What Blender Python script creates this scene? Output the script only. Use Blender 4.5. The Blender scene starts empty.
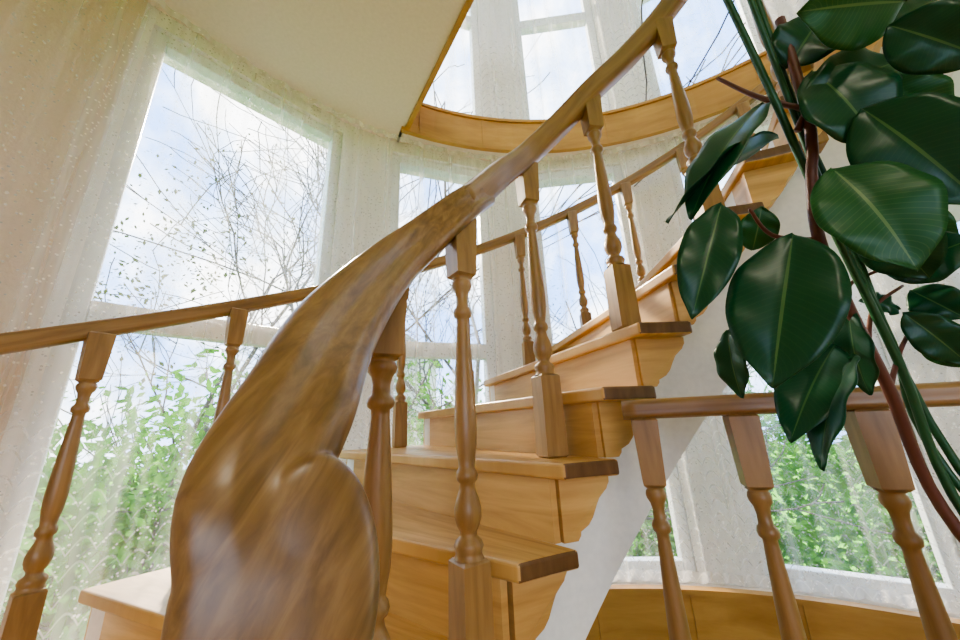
import bpy, bmesh, math, random
from mathutils import Vector, Matrix, noise
random.seed(7)
D=bpy.data; C=bpy.context
CX,CY=0.56,-0.08          # centre of the round stair bay
FLOOR=-0.88; STOREY=3.11; SLAB=0.23; CEIL=2.0

# ---------------------------------------------------------------- helpers
def link(o,parent=None):
    C.scene.collection.objects.link(o)
    if parent: o.parent=parent
    return o
def empty(name,parent=None):
    return link(D.objects.new(name,None),parent)
def mesh_obj(name,verts,faces,mat,parent=None,smooth=False,uvs=None,mats=None,midx=None):
    me=D.meshes.new(name); me.from_pydata([tuple(v) for v in verts],[],faces)
    if uvs:
        l=me.uv_layers.new(name="UVMap")
        for p in me.polygons:
            for li in p.loop_indices: l.data[li].uv=uvs[me.loops[li].vertex_index]
    if midx:
        for p,i in zip(me.polygons,midx): p.material_index=i
    me.update()
    bm=bmesh.new(); bm.from_mesh(me); bmesh.ops.recalc_face_normals(bm,faces=bm.faces); bm.to_mesh(me); bm.free()
    if smooth:
        for p in me.polygons: p.use_smooth=True
    if mat: me.materials.append(mat)
    for m in (mats or []): me.materials.append(m)
    return link(D.objects.new(name,me),parent)
def bevel(o,w=0.004,seg=2):
    m=o.modifiers.new("bev",'BEVEL'); m.width=w; m.segments=seg; m.limit_method='ANGLE'; m.angle_limit=math.radians(35)
    return o
def pol(r,deg,z=None):
    a=math.radians(deg); x=CX+r*math.cos(a); y=CY+r*math.sin(a)
    return Vector((x,y)) if z is None else Vector((x,y,z))
class Geo:
    def __init__(s): s.v=[];s.f=[]
    def prism(s,poly,z0,z1):
        n=len(poly);b=len(s.v)
        s.v+=[(p[0],p[1],z0) for p in poly]+[(p[0],p[1],z1) for p in poly]
        s.f.append([b+i for i in range(n)][::-1]); s.f.append([b+n+i for i in range(n)])
        for i in range(n):
            j=(i+1)%n; s.f.append([b+i,b+j,b+n+j,b+n+i])
    def box(s,x0,y0,z0,x1,y1,z1): s.prism([(x0,y0),(x1,y0),(x1,y1),(x0,y1)],z0,z1)
    def bar(s,p,q,z0,z1,t):
        p=Vector(p);q=Vector(q);d=(q-p).normalized();n=Vector((-d.y,d.x))*t/2
        s.prism([p-n,q-n,q+n,p+n],z0,z1)
    def ring(s,r0,r1,a0,a1,z0,z1,step=3.0):
        n=max(1,int(round((a1-a0)/step)))
        for i in range(n):
            b0=a0+(a1-a0)*i/n;b1=a0+(a1-a0)*(i+1)/n
            s.prism([pol(r0,b0),pol(r1,b0),pol(r1,b1),pol(r0,b1)],z0,z1)
    def obj(s,name,mat,parent=None,smooth=False): return mesh_obj(name,s.v,s.f,mat,parent,smooth)
def catmull(P,n):
    out=[];m=len(P)
    for i in range(m-1):
        p0=P[max(i-1,0)];p1=P[i];p2=P[i+1];p3=P[min(i+2,m-1)]
        for k in range(n):
            t=k/n;t2=t*t;t3=t2*t
            out.append([0.5*((2*b)+(-a+c)*t+(2*a-5*b+4*c-d)*t2+(-a+3*b-3*c+d)*t3) for a,b,c,d in zip(p0,p1,p2,p3)])
    out.append(list(P[-1])); return out

# ---------------------------------------------------------------- materials
def newmat(name):
    m=D.materials.new(name);m.use_nodes=True;nt=m.node_tree
    return m,nt,nt.nodes['Principled BSDF'],nt.nodes['Material Output']
def N(nt,t,**k):
    n=nt.nodes.new(t)
    for a,b in k.items():
        if a.startswith('i_'): n.inputs[a[2:].replace('_',' ')].default_value=b
        else: setattr(n,a,b)
    return n
def ramp(nt,fac,stops):
    r=N(nt,'ShaderNodeValToRGB'); cr=r.color_ramp
    while len(cr.elements)<len(stops): cr.elements.new(0.5)
    for e,(p,c) in zip(cr.elements,stops): e.position=p; e.color=(*c,1) if len(c)==3 else c
    nt.links.new(fac,r.inputs[0]); return r
def wood(name,dark,mid,light,scale=(25,25,2.5),coord='Object',rot=None,rough=0.40,coat=0.15,n2s=2.3):
    m,nt,b,o=newmat(name)
    tc=N(nt,'ShaderNodeTexCoord');src=tc.outputs[coord]
    if rot:
        m0=N(nt,'ShaderNodeMapping');m0.inputs['Rotation'].default_value=rot;nt.links.new(src,m0.inputs[0]);src=m0.outputs[0]
    mp=N(nt,'ShaderNodeMapping');mp.inputs['Scale'].default_value=scale
    nt.links.new(src,mp.inputs[0])
    n1=N(nt,'ShaderNodeTexNoise',i_Scale=1.0,i_Detail=6.0,i_Roughness=0.6,i_Distortion=0.5);nt.links.new(mp.outputs[0],n1.inputs['Vector'])
    r=ramp(nt,n1.outputs['Fac'],[(0.28,dark),(0.5,mid),(0.72,light)])
    n2=N(nt,'ShaderNodeTexNoise',i_Scale=n2s,i_Detail=1.0);nt.links.new(tc.outputs[coord],n2.inputs['Vector'])
    mx=N(nt,'ShaderNodeMix',data_type='RGBA',blend_type='MULTIPLY');mx.inputs[0].default_value=0.5
    r2=ramp(nt,n2.outputs['Fac'],[(0.3,(0.72,0.70,0.66)),(0.7,(1.1,1.1,1.1))])
    nt.links.new(r.outputs[0],mx.inputs[6]);nt.links.new(r2.outputs[0],mx.inputs[7])
    nt.links.new(mx.outputs[2],b.inputs['Base Color'])
    b.inputs['Roughness'].default_value=rough;b.inputs['Coat Weight'].default_value=coat;b.inputs['Coat Roughness'].default_value=0.25
    bp=N(nt,'ShaderNodeBump',i_Strength=0.06,i_Distance=0.002);nt.links.new(n1.outputs['Fac'],bp.inputs['Height']);nt.links.new(bp.outputs[0],b.inputs['Normal'])
    return m
W_tread=wood("oak_tread",(0.44,0.235,0.065),(0.60,0.35,0.11),(0.74,0.47,0.18),(3,26,3),'UV')
W_end=wood("oak_endgrain",(0.12,0.06,0.025),(0.17,0.09,0.035),(0.22,0.12,0.05),(40,40,8))
W_riser=wood("oak_riser",(0.48,0.27,0.08),(0.64,0.38,0.13),(0.76,0.49,0.19),(2,2,22))
W_bal=wood("oak_turned",(0.23,0.13,0.045),(0.34,0.195,0.07),(0.44,0.265,0.10),(28,28,3))
W_rail=wood("oak_rail",(0.22,0.12,0.042),(0.32,0.18,0.065),(0.42,0.25,0.095),(3,20,3),'UV',rough=0.38)
W_fin=wood("oak_carved_shaded",(0.145,0.077,0.025),(0.235,0.13,0.044),(0.33,0.195,0.072),(70,70,5),'Object',rot=(0.646,-0.2,0),rough=0.34,coat=0.2)  # rail oak, darker: shade on the near end put into the colour
W_band=wood("oak_fascia",(0.42,0.21,0.055),(0.52,0.28,0.08),(0.60,0.34,0.11),(3,3,14))
def plaster(name,col,bump=0.15,scale=60,rough=0.85):
    m,nt,b,o=newmat(name)
    tc=N(nt,'ShaderNodeTexCoord');n=N(nt,'ShaderNodeTexNoise',i_Scale=float(scale),i_Detail=4.0);nt.links.new(tc.outputs['Object'],n.inputs['Vector'])
    r=ramp(nt,n.outputs['Fac'],[(0.3,tuple(c*0.93 for c in col)),(0.7,col)]);nt.links.new(r.outputs[0],b.inputs['Base Color'])
    b.inputs['Roughness'].default_value=rough
    bp=N(nt,'ShaderNodeBump',i_Strength=bump,i_Distance=0.004);nt.links.new(n.outputs['Fac'],bp.inputs['Height']);nt.links.new(bp.outputs[0],b.inputs['Normal'])
    return m
M_wall=plaster("wall_plaster",(0.72,0.57,0.43),0.5,90)
M_white=plaster("white_plaster",(0.88,0.86,0.82),0.08)
M_ceil=plaster("ceiling_plaster",(0.84,0.74,0.67),0.03)
M_frame=plaster("window_pvc",(0.85,0.87,0.87),0.0,10,0.35)
M_floor=wood("oak_floor",(0.38,0.19,0.06),(0.52,0.28,0.09),(0.62,0.36,0.13),(3,14,3))
M_glass,nt,b,o=newmat("window_glass")
nt.nodes.remove(b);tr=N(nt,'ShaderNodeBsdfTransparent');gl=N(nt,'ShaderNodeBsdfGlossy');gl.inputs['Roughness'].default_value=0.02
mx=N(nt,'ShaderNodeMixShader');mx.inputs[0].default_value=0.03
nt.links.new(tr.outputs[0],mx.inputs[1]);nt.links.new(gl.outputs[0],mx.inputs[2]);nt.links.new(mx.outputs[0],o.inputs[0])
def curtain_mat():
    m,nt,b,o=newmat("sheer_lace");nt.nodes.remove(b);L=nt.links.new
    tc=N(nt,'ShaderNodeTexCoord');sep=N(nt,'ShaderNodeSeparateXYZ');L(tc.outputs['UV'],sep.inputs[0])
    def M(op,a,b_=None,c=None):
        n=N(nt,'ShaderNodeMath',operation=op)
        for i,x in enumerate((a,b_,c)):
            if x is None: continue
            if isinstance(x,(int,float)): n.inputs[i].default_value=x
            else: L(x,n.inputs[i])
        return n.outputs[0]
    mp=N(nt,'ShaderNodeMapping');mp.inputs['Scale'].default_value=(13,0.35,1);L(tc.outputs['UV'],mp.inputs[0])
    fold=N(nt,'ShaderNodeTexNoise',i_Scale=1.0,i_Detail=2.0,i_Roughness=0.6);L(mp.outputs[0],fold.inputs['Vector'])
    fr=N(nt,'ShaderNodeMapRange');L(fold.outputs['Fac'],fr.inputs[0])
    for i,v in zip((1,2,3,4),(0.44,0.72,0.06,0.44)): fr.inputs[i].default_value=v
    vo=N(nt,'ShaderNodeTexVoronoi',i_Scale=60.0);L(tc.outputs['UV'],vo.inputs['Vector'])
    sp=M('MULTIPLY',M('LESS_THAN',vo.outputs['Distance'],0.22),0.34)
    # scalloped net: rows of arcs, in the lower part
    u=M('MULTIPLY',sep.outputs['X'],14.0);v=M('MULTIPLY',sep.outputs['Y'],14.0)
    arc=M('ABSOLUTE',M('SINE',M('MULTIPLY',u,3.14159)))
    ph=M('FRACT',M('SUBTRACT',v,M('MULTIPLY',arc,0.6)))
    net=M('MULTIPLY',M('LESS_THAN',ph,0.12),0.14)
    net=M('MULTIPLY',net,M('LESS_THAN',sep.outputs['Y'],0.95))
    hem=M('MULTIPLY',M('LESS_THAN',sep.outputs['Y'],0.05),0.35)
    tape=M('MULTIPLY',M('GREATER_THAN',sep.outputs['Y'],2.80),0.5)
    f=M('ADD',M('ADD',fr.outputs[0],sp),M('ADD',net,M('ADD',hem,tape)))
    f=M('MINIMUM',f,0.93)
    tr=N(nt,'ShaderNodeBsdfTransparent');df=N(nt,'ShaderNodeBsdfDiffuse');tl=N(nt,'ShaderNodeBsdfTranslucent')
    df.inputs[0].default_value=(0.95,0.92,0.86,1);tl.inputs[0].default_value=(0.95,0.92,0.86,1)
    mm=N(nt,'ShaderNodeMixShader');mm.inputs[0].default_value=0.5;L(df.outputs[0],mm.inputs[1]);L(tl.outputs[0],mm.inputs[2])
    mx=N(nt,'ShaderNodeMixShader');L(f,mx.inputs[0]);L(tr.outputs[0],mx.inputs[1]);L(mm.outputs[0],mx.inputs[2]);L(mx.outputs[0],o.inputs[0])
    return m
M_curt=curtain_mat()
def leafmat(name,c0,c1,transl,scale=4.0):
    m,nt,b,o=newmat(name);nt.nodes.remove(b)
    tc=N(nt,'ShaderNodeTexCoord');n=N(nt,'ShaderNodeTexNoise',i_Scale=scale,i_Detail=2.0);nt.links.new(tc.outputs['Object'],n.inputs['Vector'])
    r=ramp(nt,n.outputs['Fac'],[(0.3,c0),(0.7,c1)])
    df=N(nt,'ShaderNodeBsdfDiffuse');nt.links.new(r.outputs[0],df.inputs[0])
    if transl==0: nt.links.new(df.outputs[0],o.inputs[0]);return m
    tl=N(nt,'ShaderNodeBsdfTranslucent');nt.links.new(r.outputs[0],tl.inputs[0]);mx=N(nt,'ShaderNodeMixShader');mx.inputs[0].default_value=transl
    nt.links.new(df.outputs[0],mx.inputs[1]);nt.links.new(tl.outputs[0],mx.inputs[2]);nt.links.new(mx.outputs[0],o.inputs[0]);return m
M_gard=leafmat("garden_leaf",(0.04,0.19,0.02),(0.19,0.45,0.07),0.4,1.5)
M_tleaf=leafmat("tree_leaf",(0.04,0.07,0.03),(0.10,0.14,0.05),0.2,1.5)
M_grass=leafmat("grass",(0.08,0.30,0.03),(0.22,0.48,0.07),0.0,2.0)
M_bark=plaster("bark",(0.10,0.09,0.09),0.5,20)
M_stem=plaster("stem_brown",(0.13,0.045,0.028),0.3,40,0.5)
M_cane=plaster("stem_green",(0.012,0.085,0.025),0.1,30,0.4)
def ficus_mat(name,base,vein,rough,vs):
    m,nt,b,o=newmat(name);L=nt.links.new
    tc=N(nt,'ShaderNodeTexCoord');sep=N(nt,'ShaderNodeSeparateXYZ');L(tc.outputs['UV'],sep.inputs[0])
    def M(op,a,b_=None):
        n=N(nt,'ShaderNodeMath',operation=op)
        for i,x in enumerate((a,b_)):
            if x is None: continue
            if isinstance(x,(int,float)): n.inputs[i].default_value=x
            else: L(x,n.inputs[i])
        return n.outputs[0]
    au=M('ABSOLUTE',M('SUBTRACT',sep.outputs['X'],0.5))
    rib=M('LESS_THAN',au,0.016)
    w=M('SINE',M('MULTIPLY',M('SUBTRACT',sep.outputs['Y'],M('MULTIPLY',au,0.35)),150.0))
    w=M('MULTIPLY',M('GREATER_THAN',w,0.86),vs)
    f=M('MAXIMUM',M('MULTIPLY',rib,0.9),w)
    mc=N(nt,'ShaderNodeMix',data_type='RGBA');mc.inputs[6].default_value=(*base,1);mc.inputs[7].default_value=(*vein,1);L(f,mc.inputs[0])
    L(mc.outputs[2],b.inputs['Base Color']);b.inputs['Roughness'].default_value=rough;b.inputs['Specular IOR Level'].default_value=0.45
    tl=N(nt,'ShaderNodeBsdfTranslucent');tl.inputs[0].default_value=(base[0]*2,base[1]*2,base[2],1);mx=N(nt,'ShaderNodeMixShader');mx.inputs[0].default_value=0.2
    L(b.outputs[0],mx.inputs[1]);L(tl.outputs[0],mx.inputs[2]);L(mx.outputs[0],o.inputs[0]);return m
M_fic=ficus_mat("ficus_leaf",(0.006,0.072,0.026),(0.09,0.20,0.06),0.34,.10)
M_fic2=ficus_mat("ficus_leaf_young",(0.018,0.115,0.03),(0.14,0.27,0.08),0.40,.22)

# ---------------------------------------------------------------- bay shell
WIN=[(1,19),(26,44),(51,68.5),(76,93),(101,118),(126,148.5)]
RW=2.42
def bay(zb,ztop,tag,first):
    g=Geo();head=zb+2.79;sill=zb+0.03
    edges=[-0.01]+[a for w in WIN for a in w]+[180]
    for i in range(0,len(edges),2):
        g.ring(RW,RW+0.22,edges[i],edges[i+1],zb-SLAB,ztop,3)
    for a,b_ in WIN:
        p,q=pol(RW,a),pol(RW,b_);po,qo=pol(RW+.22,a),pol(RW+.22,b_)
        g.prism([p,po,qo,q],head,ztop); g.prism([p,po,qo,q],zb-SLAB,sill)
    g.obj("wall_bay"+tag,M_white)
    for k,(a,b_) in enumerate(WIN):
        w=empty("window_%d"%(first+k))
        p,q=pol(RW+.06,a+.1),pol(RW+.06,b_-.1);d=(q-p).normalized()
        f=Geo();tz=zb+1.35
        f.bar(p,p+d*.065,sill,head,.07);f.bar(q-d*.065,q,sill,head,.07)
        f.bar(p+d*.065,q-d*.065,sill,sill+.07,.07);f.bar(p+d*.065,q-d*.065,head-.065,head,.07);f.bar(p+d*.065,q-d*.065,tz-.05,tz+.05,.07)
        bevel(f.obj("frame",M_frame,w),.006)
        f=Geo();f.bar(p+d*.06,q-d*.06,sill+.06,tz-.045,.008);f.bar(p+d*.06,q-d*.06,tz+.045,head-.06,.008);f.obj("glass",M_glass,w)
bay(FLOOR,CEIL,"",1)
bay(FLOOR+STOREY,CEIL+STOREY,"_upper",7)
bay(FLOOR-STOREY,FLOOR-SLAB,"_lower",13)
g=Geo();g.ring(RW-.012,RW+.002,149.5,180,FLOOR,CEIL,3);g.obj("wall_left_plaster",M_wall)
def ledge(ztop,a0,a1,name):
    g=Geo();g.ring(2.285,RW+.01,a0,a1,ztop-SLAB,ztop,3);g.obj(name+"_slab",M_ceil)
    g=Geo();g.ring(2.262,2.284,a0,a1,ztop-SLAB-.01,ztop+.005,3)
    g.ring(2.25,2.30,a0,a1,ztop+.005,ztop+.03,3); g.ring(2.252,2.284,a0,a1,ztop-SLAB-.035,ztop-SLAB-.01,3)
    for a in range(int(a0)+6,int(a1),12): g.ring(2.256,2.262,a,a+.35,ztop-SLAB-.01,ztop+.005,1)
    g.obj(name,W_band)
ledge(FLOOR+STOREY,0,117.5,"trim_upper_fascia")
ledge(FLOOR,0,128,"trim_lower_fascia")
g=Geo()
poly=[pol(RW+.01,a) for a in range(117,181,3)]
poly+= [Vector((-1.86,-3.5)),Vector((2.98,-3.5)),Vector((2.98,-.2)),Vector((0.25,-.2)),Vector((0.25,.80)),Vector((-.48,1.96))]
g.prism(poly,CEIL,CEIL+SLAB);g.obj("ceiling",M_ceil)
g=Geo();g.bar((-.475,1.985),(.262,.80),CEIL-.012,CEIL+SLAB+.02,.03);g.bar((.262,.80),(.262,-.2),CEIL-.012,CEIL+SLAB+.02,.03);g.obj("trim_ceiling_edge",W_band)
g=Geo()
poly=[pol(RW+.01,a) for a in range(127,181,3)]
poly+=[Vector((-1.86,-3.5)),Vector((2.98,-3.5)),Vector((2.98,-.2)),Vector((1.3,.50)),Vector((.28,.89)),Vector((.0,1.0))]
g.prism(poly,FLOOR-SLAB,FLOOR);g.obj("floor",M_floor)
g=Geo();g.box(-2.2,-3.6,FLOOR-STOREY-.2,3.3,2.8,FLOOR-STOREY);g.obj("floor_lower",M_floor)
g=Geo();g.box(-2.2,-3.8,CEIL+STOREY,3.3,2.8,CEIL+STOREY+.2);g.obj("ceiling_upper",M_ceil)
g=Geo();c=Vector((.10,1.02));poly=[(c.x+.62*math.cos(a*math.pi/24),c.y+.5*math.sin(a*math.pi/24)) for a in range(48)]
g.prism(poly,2.95,3.15);g.box(-.5,.2,2.95,.45,1.02,3.149);g.obj("trim_gallery_soffit",M_ceil)
Z0,Z1=FLOOR-STOREY-.2,CEIL+STOREY
g=Geo();g.box(-2.08,-3.6,Z0,-1.86,-.08,Z1);g.obj("wall_left",M_wall)
g=Geo();g.box(2.98,-3.6,Z0,3.2,-.08,Z1);g.obj("wall_right",M_wall)
g=Geo();g.box(-1.86,-3.8,Z0,-1.3,-3.5,Z1);g.box(2.4,-3.8,Z0,2.98,-3.5,Z1);g.box(-1.3,-3.8,Z0,2.4,-3.5,FLOOR+.5);g.box(-1.3,-3.8,1.2,2.4,-3.5,FLOOR+STOREY+.5);g.box(-1.3,-3.8,4.7,2.4,-3.5,Z1)
g.obj("wall_back",M_wall)

# ---------------------------------------------------------------- curtains
def curtain(name,zb,ztop,a0,a1,rb=2.345):
    nu=int((a1-a0)*5);nv=10;V=[];F=[];U=[]
    for i in range(nu+1):
        a=a0+(a1-a0)*i/nu;s=math.radians(a)*rb
        for j in range(nv+1):
            t=j/nv;z=zb+(ztop-zb)*t
            amp=0.013*(1-.45*t)
            r=rb+amp*(math.sin(s*70+1.2*math.sin(s*5))+.5*math.sin(s*31+2+t))
            V.append(pol(r,a,z));U.append((s,z-zb))
    for i in range(nu):
        for j in range(nv):
            k=i*(nv+1)+j;F.append([k,k+nv+1,k+nv+2,k+1])
    return mesh_obj(name,V,F,M_curt,None,True,U)
curtain("sheer_curtain",FLOOR+.03,CEIL-.01,1,178)
curtain("sheer_curtain.001",FLOOR+STOREY+.03,CEIL+STOREY-.15,1,178)

# ---------------------------------------------------------------- balusters
BAL=[(0.21,.034),(0.216,.030),(0.222,.030),(0.23,.034),(0.238,.030),(0.245,.020),(0.252,.019),(0.262,.026),(0.275,.031),(0.29,.0315),(0.305,.027),(0.32,.020),(0.332,.0175),(0.338,.024),(0.346,.026),(0.354,.024),(0.36,.019),
     (0.375,.021),(0.40,.0255),(0.43,.0275),(0.47,.0265),(0.54,.023),(0.60,.0195),(0.645,.0165),(0.655,.0165),(0.66,.023),(0.668,.025),(0.676,.023),(0.682,.017),(0.70,.016),(0.715,.019),(0.725,.026),(0.733,.028),(0.741,.026),(0.745,.022),(0.75,.030)]
def baluster(name,x,y,z0,z1,parent,rot=0.0,k=1.0,mat=None):
    H=z1-z0;sc=H/0.90;V=[];F=[];seg=20
    def sq(za,zb_,ha,hb):
        b=len(V);cb=.005
        for z,h in((za,ha-cb),(za+cb,ha),(zb_-cb,hb),(zb_,hb-cb)):
            for sx,sy in((-1,-1),(1,-1),(1,1),(-1,1)): V.append((sx*h,sy*h,z))
        F.append([b+3,b+2,b+1,b]);F.append([b+12,b+13,b+14,b+15])
        for r in range(3):
            for i in range(4): F.append([b+r*4+i,b+r*4+(i+1)%4,b+r*4+4+(i+1)%4,b+r*4+4+i])
    sq(0,.21*sc,.036*k,.034*k);sq(.75*sc,H,.030*k,.036*k)
    b=len(V)
    for (z,r) in BAL:
        for i in range(seg):
            a=2*math.pi*i/seg;V.append((r*k*math.cos(a),r*k*math.sin(a),z*sc))
    nf=len(F)
    for j in range(len(BAL)-1):
        for i in range(seg): F.append([b+j*seg+i,b+j*seg+(i+1)%seg,b+(j+1)*seg+(i+1)%seg,b+(j+1)*seg+i])
    o=mesh_obj(name,V,F,mat or W_bal,parent)
    for p in o.data.polygons[nf:]: p.use_smooth=True
    o.location=(x,y,z0);o.rotation_euler=(0,0,rot);return o
# ---------------------------------------------------------------- stair
stair=empty("curved_staircase")
def th_i(z): return (0.25-z)/0.0225+97.0
def th_o(z): return (0.353-z)/0.0172+97.5
RI,RO=1.0,2.24
def zk(k): return -0.09+0.17*k
def pt(k,u,ri=RI,ro=RO):
    z=zk(k);a=pol(ri,th_i(z));b_=pol(ro,th_o(z));return a.lerp(b_,u)
KS=range(-4,14)
def slab(V,F,U,MI,bot,top,uv0):
    ni=len(top);nj=len(top[0]);b=len(V)
    for G_ in (top,bot):
        for i in range(ni):
            for j in range(nj): V.append(G_[i][j]);U.append((uv0+j/(nj-1)*1.2,uv0*3.7+i*.07))
    o=ni*nj
    for i in range(ni-1):
        for j in range(nj-1):
            q=[b+i*nj+j,b+i*nj+j+1,b+(i+1)*nj+j+1,b+(i+1)*nj+j];F.append(q);F.append([x+o for x in q][::-1]);MI+=[0,0]
    for i in range(ni-1):
        for j in(0,nj-1): F.append([b+i*nj+j,b+(i+1)*nj+j,b+o+(i+1)*nj+j,b+o+i*nj+j]);MI.append(1)
    for j in range(nj-1):
        for i in(0,ni-1): F.append([b+i*nj+j,b+i*nj+j+1,b+o+i*nj+j+1,b+o+i*nj+j]);MI.append(0)
for k in KS:
    V=[];F=[];U=[];MI=[];z=zk(k);top=[];bot=[]
    for i in range(5):
        s=k-.09+(1.13)*i/4
        top.append([Vector((*pt(s,j/8),z)) for j in range(9)]);bot.append([Vector((*pt(s,j/8),z-.036)) for j in range(9)])
    slab(V,F,U,MI,bot,top,k*.37)
    bevel(mesh_obj("tread_%d"%(k+5),V,F,W_tread,stair,False,U,[W_end],MI),.007,3)
    zt=z-.036;zb_=z-.17
    V=[];A=[];Bk=[]
    for off,L_ in ((0.0,A),(0.11,Bk)):
        for u,dz in ((.045,0),(.045,.134),(1,.134),(1,0)): L_.append(Vector((*pt(k+off,u),zt-dz)))
    V=A+Bk;m=4;F=[list(range(m)),[m+i for i in range(m)][::-1]]
    for i in range(m): F.append([i,(i+1)%m,m+(i+1)%m,m+i])
    mesh_obj("riser_%d"%(k+5),V,F,W_riser,stair)
    V=[];br=[(0,0),(0,1.0),(-.018,.99),(-.026,.95),(-.032,.93),(-.04,.86),(-.052,.76),(-.07,.68),(-.09,.60),(-.105,.50),(-.112,.40),(-.116,.34),(-.124,.33),(-.134,.27),(-.134,0)]
    for rr in (1.045,1.14):
        for dz,s in br: V.append(Vector((*pt(k+s,0,rr),zt+dz)))
    m=len(br);F=[list(range(m)),[m+i for i in range(m)][::-1]]
    for i in range(m): F.append([i,(i+1)%m,m+(i+1)%m,m+i])
    mesh_obj("console_%d"%(k+5),V,F,W_riser,stair)
V=[];F=[];ST=[]
sub=4
for k in KS:
    for q in range(sub):
        s0=k+q/sub;s1=k+(q+1)/sub
        ST.append((s0,zk(k)-.037));ST.append((s1,zk(k)-.037))
RS=1.135
rings=[]
for s,zt in ST:
    zl=zk(s)-.50
    zl=max(zl,FLOOR) if s<-2.2 else zl
    zl=min(zl,zt-.02)
    row=[]
    for u in (0,.25,.5,.75,1): row.append(Vector((*pt(s,u,RS,RO-.02),zt)))
    for u in (1,.75,.5,.25,0): row.append(Vector((*pt(s,u,RS,RO-.02),zl)))
    rings.append(row)
for r in rings: V+=r
for i in range(len(rings)-1):
    for j in range(10):
        a=i*10+j;b_=i*10+(j+1)%10;F.append([a,b_,b_+10,a+10])
F.append(list(range(10)));F.append([len(V)-10+i for i in range(10)])
mesh_obj("flight_soffit",V,F,M_white,stair)
def sec(c,A,B,n=28,groove=0.10,e=0.62):
    out=[]
    for i in range(n):
        a=2*math.pi*i/n;ca,sa=math.cos(a),math.sin(a)
        x=math.copysign(abs(ca)**e,ca);y=math.copysign(abs(sa)**e,sa)
        gq=1-groove*math.exp(-((x+.15)/.22)**2)
        out.append(c+A*x+B*y*gq)
    return out
def loft(name,secs,mat,parent):
    V=[];F=[];U=[];n=len(secs[0][1]);d=0;prev=None
    for c,s in secs:
        if prev is not None: d+=(c-prev).length
        prev=c
        for i,p in enumerate(s): V.append(p);U.append((d,abs(i-n/2)/n*.5))
    for j in range(len(secs)-1):
        for i in range(n): F.append([j*n+i,j*n+(i+1)%n,(j+1)*n+(i+1)%n,(j+1)*n+i])
    F.append(list(range(n))[::-1]);F.append([len(V)-n+i for i in range(n)])
    return mesh_obj(name,V,F,mat,parent,True,U)
def rail(name,pts,h,w,mat,parent,nsub=6):
    P=[Vector(p) for p in catmull(pts,nsub)];S=[]
    for i,p in enumerate(P):
        t=(P[min(i+1,len(P)-1)]-P[max(i-1,0)]).normalized();side=t.cross(Vector((0,0,1))).normalized();up=side.cross(t)
        S.append((p,sec(p,up*h/2,side*w/2,28,.16)))
    return loft(name,S,mat,parent)
def zro(a): return 0.275+(151.7-a)*0.0172
rail("outer_handrail",[tuple(pol(2.19,a,zro(a))) for a in range(168,-2,-5)],.06,.062,W_rail,stair)
for k in range(-5,13):
    a=th_o(zk(k+.62))
    if a<2 or a>166: continue
    baluster("outer_baluster_%d"%(k+6),*pol(2.17,a),zk(k) if k>-5 else FLOOR,zro(a)-.02,stair,math.radians(a),.88)
IN=[(-.026,.76,.53),(.185,.99,.88),(.445,.99,1.155),(.745,.963,1.47)]
inner=[IN[0],(.07,.89,.715),IN[1],(.31,1.005,1.015),IN[2],(.60,.985,1.31),IN[3]]+[tuple(pol(1.06,a,1.47+(79.5-a)*.0236)) for a in (70,60,50,40,30,20,10)]
rail("inner_handrail",inner,.080,.066,W_rail,stair,8)
for i,(x,y,z0,z1) in enumerate([(-.04,.775,-.47,.50),(.178,1.0,-.09,.845),(.43,1.0,.25,1.12),(.735,.965,.59,1.43)]):
    baluster("inner_baluster_%d"%(i+1),x,y,z0,z1,stair,math.radians([35,20,8,-8][i]),.86)
for i,k in enumerate((5.6,7.6,9.6,11.6)):
    a=th_i(zk(k))-6;baluster("inner_baluster_%d"%(i+5),*pol(1.08,a),zk(int(k)),1.44+(79.5-a)*.0236,stair,math.radians(a),.86)
baluster("newel_post",-.185,.645,-.60,.27,stair,.5,1.0)
# carved rail end: centre, wide half axis dir, half width, half thickness, squareness
ctl=[((.02,.83,.61),(-.3,-.25,.65),.040,.033,.62),
     ((-.026,.76,.53),(-.35,-.2,.6),.042,.034,.62),((-.118,.711,.414),(-.45,-.15,.75),.047,.036,.58),((-.18,.623,.292),(-.6,-.2,.7),.052,.036,.55),
     ((-.205,.48,.138),(-.75,-.35,.5),.058,.036,.52),((-.188,.366,.026),(-.85,-.45,.25),.055,.034,.52),((-.183,.309,-.040),(-.86,-.5,.1),.052,.032,.55),
     ((-.162,.301,-.088),(-.86,-.5,.0),.059,.030,.55),((-.152,.295,-.138),(-.86,-.5,-.05),.061,.029,.55),((-.142,.298,-.190),(-.86,-.5,-.05),.056,.027,.55)]
rows=catmull([list(c)+list(Vector(a).normalized()*h)+[w,e] for c,a,h,w,e in ctl],8)
S=[];
for i,r in enumerate(rows):
    c=Vector(r[:3]);A=Vector(r[3:6]);t=(Vector(rows[min(i+1,len(rows)-1)][:3])-Vector(rows[max(i-1,0)][:3])).normalized()
    hl=A.length;A=(A-t*A.dot(t)).normalized()*hl
    gv=.24 if i<44 else .24*max(0,1-(i-44)/14)
    B=t.cross(A).normalized()*r[6];S.append((c,sec(c,A,B,40,gv,r[7])))
fin=loft("handrail_scroll",S,W_fin,stair)
bm=bmesh.new();bm.from_mesh(fin.data)
ax=Vector((.86,.5,0)).normalized();vw=Vector((-.45,.86,-.2));vw=(vw-ax*vw.dot(ax)).normalized();upx=ax.cross(vw)
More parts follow.
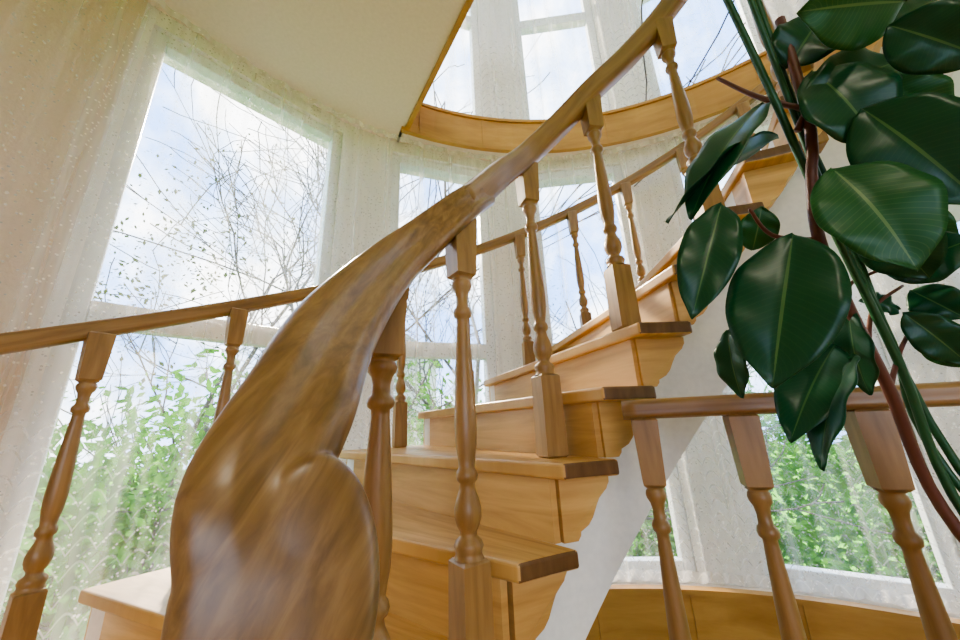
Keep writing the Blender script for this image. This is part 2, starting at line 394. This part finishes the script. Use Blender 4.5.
def blob(cen,sx,st,sz,yaw=0.0,pw=.5):
    ret=bmesh.ops.create_uvsphere(bm,u_segments=48,v_segments=32,radius=1.0)
    for v in ret['verts']:
        x,y,z=v.co
        v.co=Vector((x,math.copysign(min(abs(y),1)**pw,y),z))
    R_=Matrix.Rotation(yaw,3,upx);a_=R_@ax;v_=R_@vw
    M=Matrix((a_*sx,v_*st,upx*sz)).transposed().to_4x4();M.translation=Vector(cen)
    bmesh.ops.transform(bm,matrix=M,verts=ret['verts'])
blob(Vector((-.135,.300,-.108))+vw*.006,.052,.026,.092,.0,.32)
bm.to_mesh(fin.data);bm.free()
rm=fin.modifiers.new("rm",'REMESH');rm.mode='VOXEL';rm.voxel_size=.0022;rm.use_smooth_shade=True
sm=fin.modifiers.new("sm",'SMOOTH');sm.factor=.5;sm.iterations=9

# ---------------------------------------------------------------- guard railing
guard=empty("guard_railing")
gp=[(.335,.879),(.50,.816),(.70,.740),(.885,.672),(1.15,.57),(1.45,.45)]
rail("guard_handrail",[(x,y,.02) for x,y in gp],.045,.065,W_rail,guard,4)
for i,(x,y) in enumerate([(.375,.862),(.555,.795),(.75,.723),(.93,.653),(1.10,.586),(1.26,.52)]):
    baluster("guard_baluster_%d"%(i+1),x,y,FLOOR,0.0,guard,-.36,.76)

# ---------------------------------------------------------------- rubber plant
plant=empty("rubber_plant")
def tube(name,pts,r,mat,parent,taper=1.0,seg=8,nsub=6):
    P=[Vector(p) for p in catmull(pts,nsub)];S=[]
    for i,p in enumerate(P):
        t=(P[min(i+1,len(P)-1)]-P[max(i-1,0)]).normalized();s=t.cross(Vector((.3,.1,1))).normalized();u=s.cross(t)
        rr=r*(1+(taper-1)*i/(len(P)-1))
        S.append((p,[p+(s*math.cos(2*math.pi*k/seg)+u*math.sin(2*math.pi*k/seg))*rr for k in range(seg)]))
    return loft(name,S,mat,parent)
tube("trunk",[(.548,.444,.66),(.545,.454,.47),(.54,.462,.40),(.53,.470,.347),(.528,.488,.252),(.571,.52,.147),(.627,.556,.026),(.69,.60,-.15),(.74,.55,-.35),(.78,.45,-.58)],.0075,M_stem,plant,1.1)
tube("branch_1",[(.532,.466,.44),(.56,.452,.477),(.656,.43,.518),(.77,.421,.547)],.006,M_stem,plant,.6)
tube("branch_2",[(.545,.454,.47),(.50,.48,.53),(.46,.50,.60)],.005,M_stem,plant,.6)
tube("branch_3",[(.571,.52,.147),(.62,.55,.20),(.70,.56,.23)],.004,M_stem,plant,.6)
tube("branch_4",[(.627,.556,.026),(.69,.575,.09),(.75,.58,.15)],.004,M_stem,plant,.6)
tube("branch_5",[(.528,.488,.252),(.47,.50,.27),(.42,.47,.30)],.004,M_stem,plant,.6)
tube("branch_6",[(.60,.54,.09),(.66,.565,.16),(.73,.57,.20)],.004,M_stem,plant,.6)
tube("cane_1",[(.432,.413,.714),(.496,.452,.512),(.561,.497,.328),(.668,.565,.065),(.715,.59,-.18),(.79,.48,-.58)],.0055,M_cane,plant,1.2)
tube("cane_2",[(.503,.427,.735),(.562,.483,.478),(.60,.51,.36),(.639,.543,.278),(.73,.592,-.096),(.81,.46,-.58)],.005,M_cane,plant,1.2)
tube("cane_3",[(.46,.40,.74),(.53,.46,.50),(.59,.51,.30),(.67,.565,.10),(.72,.60,-.10),(.76,.42,-.58)],.0045,M_cane,plant,1.2)
Fv=Vector((-.72,-.66,-.2)).normalized()
def leaf(name,b,t,w,tilt=0,droop=.12,young=False):
    b=Vector(b)/1000;t=Vector(t)/1000;ax=(t-b);Ln=ax.length;ax.normalize()
    n=(Fv-ax*Fv.dot(ax)).normalized();n=Matrix.Rotation(math.radians(tilt),3,ax)@n;s=ax.cross(n)
    V=[];U=[];F=[];nl=22;nw=10
    for i in range(nl+1):
        v=i/nl
        prof=(math.sin(math.pi*min(1,v**.92))**.72)*(1 if v<.85 else 1-.35*((v-.85)/.15)) if 0<v<1 else 0.0
        prof=max(prof,.015)
        for j in range(nw+1):
            u=j/nw*2-1;x=u*prof*w/2
            h=abs(u)*prof*w*.16 -(u*u)*prof*w*.08 + droop*Ln*math.sin(math.pi*v)*.6+ .003*math.sin(v*19+u*2)*abs(u)
            V.append(b+ax*(v*Ln)+s*x+n*h);U.append((j/nw,v))
    for i in range(nl):
        for j in range(nw):
            k=i*(nw+1)+j;F.append([k,k+1,k+nw+2,k+nw+1])
    o=mesh_obj(name,V,F,M_fic2 if young else M_fic,plant,True,U)
    so=o.modifiers.new("s",'SOLIDIFY');so.thickness=.0012
    return o
LV=[((519,490,526),(336,485,296),.095,25,.1,0),((523,492,450),(300,487,292),.09,72,.1,0),((366,453,301),(284,453,125),.074,-15,.08,0),
((425,422,229),(347,430,28),.118,0,.06,0),((410,565,134),(414,577,24),.05,20,.1,0),((566,555,100),(435,534,-41),.082,20,.1,0),
((556,520,77),(441,503,-75),.065,55,.1,0),((511,423,331),(528,392,156),.116,-20,.12,1),((558,399,411),(611,370,228),.112,0,.1,0),
((669,419,520),(516,437,456),.10,-10,.1,0),((547,429,519),(581,416,353),.11,-25,.1,0),((626,356,554),(471,357,545),.11,-30,.1,1),
((710,471,518),(779,417,526),.07,-30,.1,0),((702,561,218),(740,472,236),.09,-20,.1,0),((739,569,192),(762,535,130),.06,0,.1,0),
((761,589,125),(790,557,58),.07,0,.1,1),((487,564,277),(491,525,340),.06,20,.1,1),((600,365,523),(669,343,423),.08,10,.1,0),
((720,579,160),(652,573,179),.04,40,.1,0),((571,520,147),(600,560,20),.06,40,.1,0),((690,560,330),(760,500,250),.09,0,.1,1),((540,454,560),(600,430,640),.10,20,.1,0),
((640,400,560),(740,380,600),.10,-20,.1,0),((650,430,500),(720,440,400),.08,-10,.1,1),((640,500,300),(700,510,190),.09,10,.1,0),((700,560,150),(770,560,60),.06,-10,.1,0)]
for i,(b_,t_,w,tl,dr,yg) in enumerate(LV): leaf("leaf_%d"%(i+1),b_,t_,w,tl,dr,bool(yg))
V=[];F=[];PR=[(0,-.88),(.10,-.88),(.115,-.86),(.145,-.60),(.155,-.595),(.158,-.565),(.148,-.56),(.14,-.59),(.135,-.60),(0,-.60)];seg=32
for r,z in PR:
    for i in range(seg): a=2*math.pi*i/seg;V.append((.79+r*math.cos(a),.44+r*math.sin(a),z))
for j in range(len(PR)-1):
    for i in range(seg): F.append([j*seg+i,j*seg+(i+1)%seg,(j+1)*seg+(i+1)%seg,(j+1)*seg+i])
mesh_obj("pot",V,F,plaster("terracotta",(0.45,0.19,0.10),.1),plant,True)

# ---------------------------------------------------------------- garden
garden=empty("garden")
g=Geo();g.prism([(60*math.cos(a*math.pi/16),60*math.sin(a*math.pi/16)+10) for a in range(32)],-4.6,-4.3)
g.obj("garden_lawn",M_grass,garden)
def foliage(name,blobs,n,size,mat,inner=.6):
    V=[];F=[]
    for (x,y,z,rx,ry,rz) in blobs:
        for _ in range(n):
            v=Vector((random.gauss(0,1),random.gauss(0,1),random.gauss(0,1))).normalized()*random.uniform(inner,1.05)
            c=Vector((x+v.x*rx,y+v.y*ry,z+v.z*rz));s=size*random.uniform(.5,1.4)
            a=Vector((random.gauss(0,1),random.gauss(0,1),random.gauss(0,1))).normalized();b_=a.orthogonal().normalized()
            k=len(V);V+=[c-a*s,c+b_*s*.45,c+a*s,c-b_*s*.45];F.append([k,k+1,k+2,k+3])
    return mesh_obj(name,V,F,mat,garden)
bl=[]
for i in range(50):
    a=math.radians(12+150*i/49);r=random.uniform(5.6,7.5);bl.append((CX+r*math.cos(a),CY+r*math.sin(a),-2.0+random.uniform(-.3,.3),1.0,1.0,2.4+random.uniform(-.4,.9)))
foliage("garden_hedge",bl,1300,.085,M_gard)
foliage("garden_shrub",[(-3.4,3.4,-1.6,.9,.9,2.2),(-3.0,1.9,-1.8,.8,.8,1.8),(1.2,4.6,-2.6,1.2,.8,1.6),(3.6,3.4,-2.4,1.1,1.1,1.8)],2400,.05,M_gard)
foliage("tree_crown",[(-4.0,4.6,2.6,1.7,1.5,2.0),(-1.9,6.4,2.6,1.4,1.2,1.6),(-4.6,3.4,1.6,1.0,1.0,1.0),(.8,7.4,2.2,1.3,1.0,1.2)],700,.035,M_tleaf,.1)
def tree(name,base,h,seed,depth=5):
    rnd=random.Random(seed);cu=D.curves.new(name,'CURVE');cu.dimensions='3D';cu.bevel_depth=1.0;cu.bevel_resolution=0;cu.use_fill_caps=False
    def grow(p,d,L,r,k):
        n=5;sp=cu.splines.new('POLY');sp.points.add(n);q=p.copy();dd=d.copy()
        for i in range(n+1):
            sp.points[i].co=(*q,1);sp.points[i].radius=max(r*(1-.5*i/n),.006)
            if k>0 and i>=(2 if k==depth else 1):
                if rnd.random()<.85:
                    nd=(dd+Vector((rnd.gauss(0,.6),rnd.gauss(0,.6),rnd.gauss(.1,.4)))).normalized();grow(q,nd,L*rnd.uniform(.5,.72),r*.5,k-1)
            dd=(dd+Vector((rnd.gauss(0,.13),rnd.gauss(0,.13),rnd.gauss(.02,.1)))).normalized();q=q+dd*L/n
    grow(Vector(base),Vector((0,0,1)),h,.07,depth-1)
    cu.materials.append(M_bark);return link(D.objects.new(name,cu),garden)
tree("tree_1",(-4.2,4.2,-4.3),5.5,3);tree("tree_2",(-2.2,6.2,-4.3),6,5);tree("tree_3",(0.6,7.5,-4.3),6,11);tree("tree_4",(3.0,7.0,-4.3),5,21)
g=Geo();g.box(-7.5,15,-4.3,-2.5,19,3.2);g.obj("house_walls",plaster("render_wall",(0.6,0.58,0.55)),garden)
mesh_obj("house_roof",[(-7.9,14.6,3.1),(-2.1,14.6,3.1),(-5,14.6,5.2),(-7.9,19.4,3.1),(-2.1,19.4,3.1),(-5,19.4,5.2)],[[0,1,2],[3,5,4],[0,2,5,3],[1,4,5,2],[0,3,4,1]],plaster("slate",(0.25,0.26,0.28)),garden)

# ---------------------------------------------------------------- light
w=D.worlds.new("World");C.scene.world=w;w.use_nodes=True;nt=w.node_tree;bg=nt.nodes['Background'];L=nt.links.new
tc=N(nt,'ShaderNodeTexCoord');n=N(nt,'ShaderNodeTexNoise',i_Scale=3.2,i_Detail=7.0,i_Roughness=0.6);L(tc.outputs['Generated'],n.inputs['Vector'])
r=ramp(nt,n.outputs['Fac'],[(0.42,(0.28,0.50,1.0)),(0.52,(0.66,0.82,1.1)),(0.60,(1.25,1.25,1.25))]);L(r.outputs[0],bg.inputs[0]);bg.inputs[1].default_value=4.8
s=D.lights.new("sun","SUN");s.energy=16;s.angle=.03;s.color=(1,.86,.66);so=link(D.objects.new("sun",s))
so.rotation_euler=Vector((.42,-.72,-.55)).to_track_quat('-Z','Y').to_euler()
lamp=empty("fill_lamp")  # added interior fill behind the camera, with a made-up ceiling fixture
g=Geo();g.prism([(.3+.22*math.cos(a*math.pi/16),-1.3+.22*math.sin(a*math.pi/16)) for a in range(32)],CEIL-.05,CEIL);g.obj("fill_lamp_body",M_white,lamp)
l=D.lights.new("fill_light","AREA");l.shape='DISK';l.size=.4;l.energy=16;l.color=(1,.87,.7);lo=link(D.objects.new("fill_light",l),lamp);lo.location=(.3,-1.3,CEIL-.06)
try: C.scene.view_settings.look='AgX - Medium High Contrast'
except Exception: pass

# ---------------------------------------------------------------- camera
cd=D.cameras.new("camera");cam=link(D.objects.new("camera",cd));C.scene.camera=cam
cd.sensor_width=36;cd.lens=350/960*36;cd.clip_start=.01;cd.clip_end=300
X=Vector((1,0,0));U_=Vector((0,-.287,.958)).normalized();R=(X*.999-U_*.042).normalized();Up=(X*.042+U_*.999).normalized();Bk=R.cross(Up)
cam.matrix_world=Matrix((R,Up,Bk)).transposed().to_4x4()
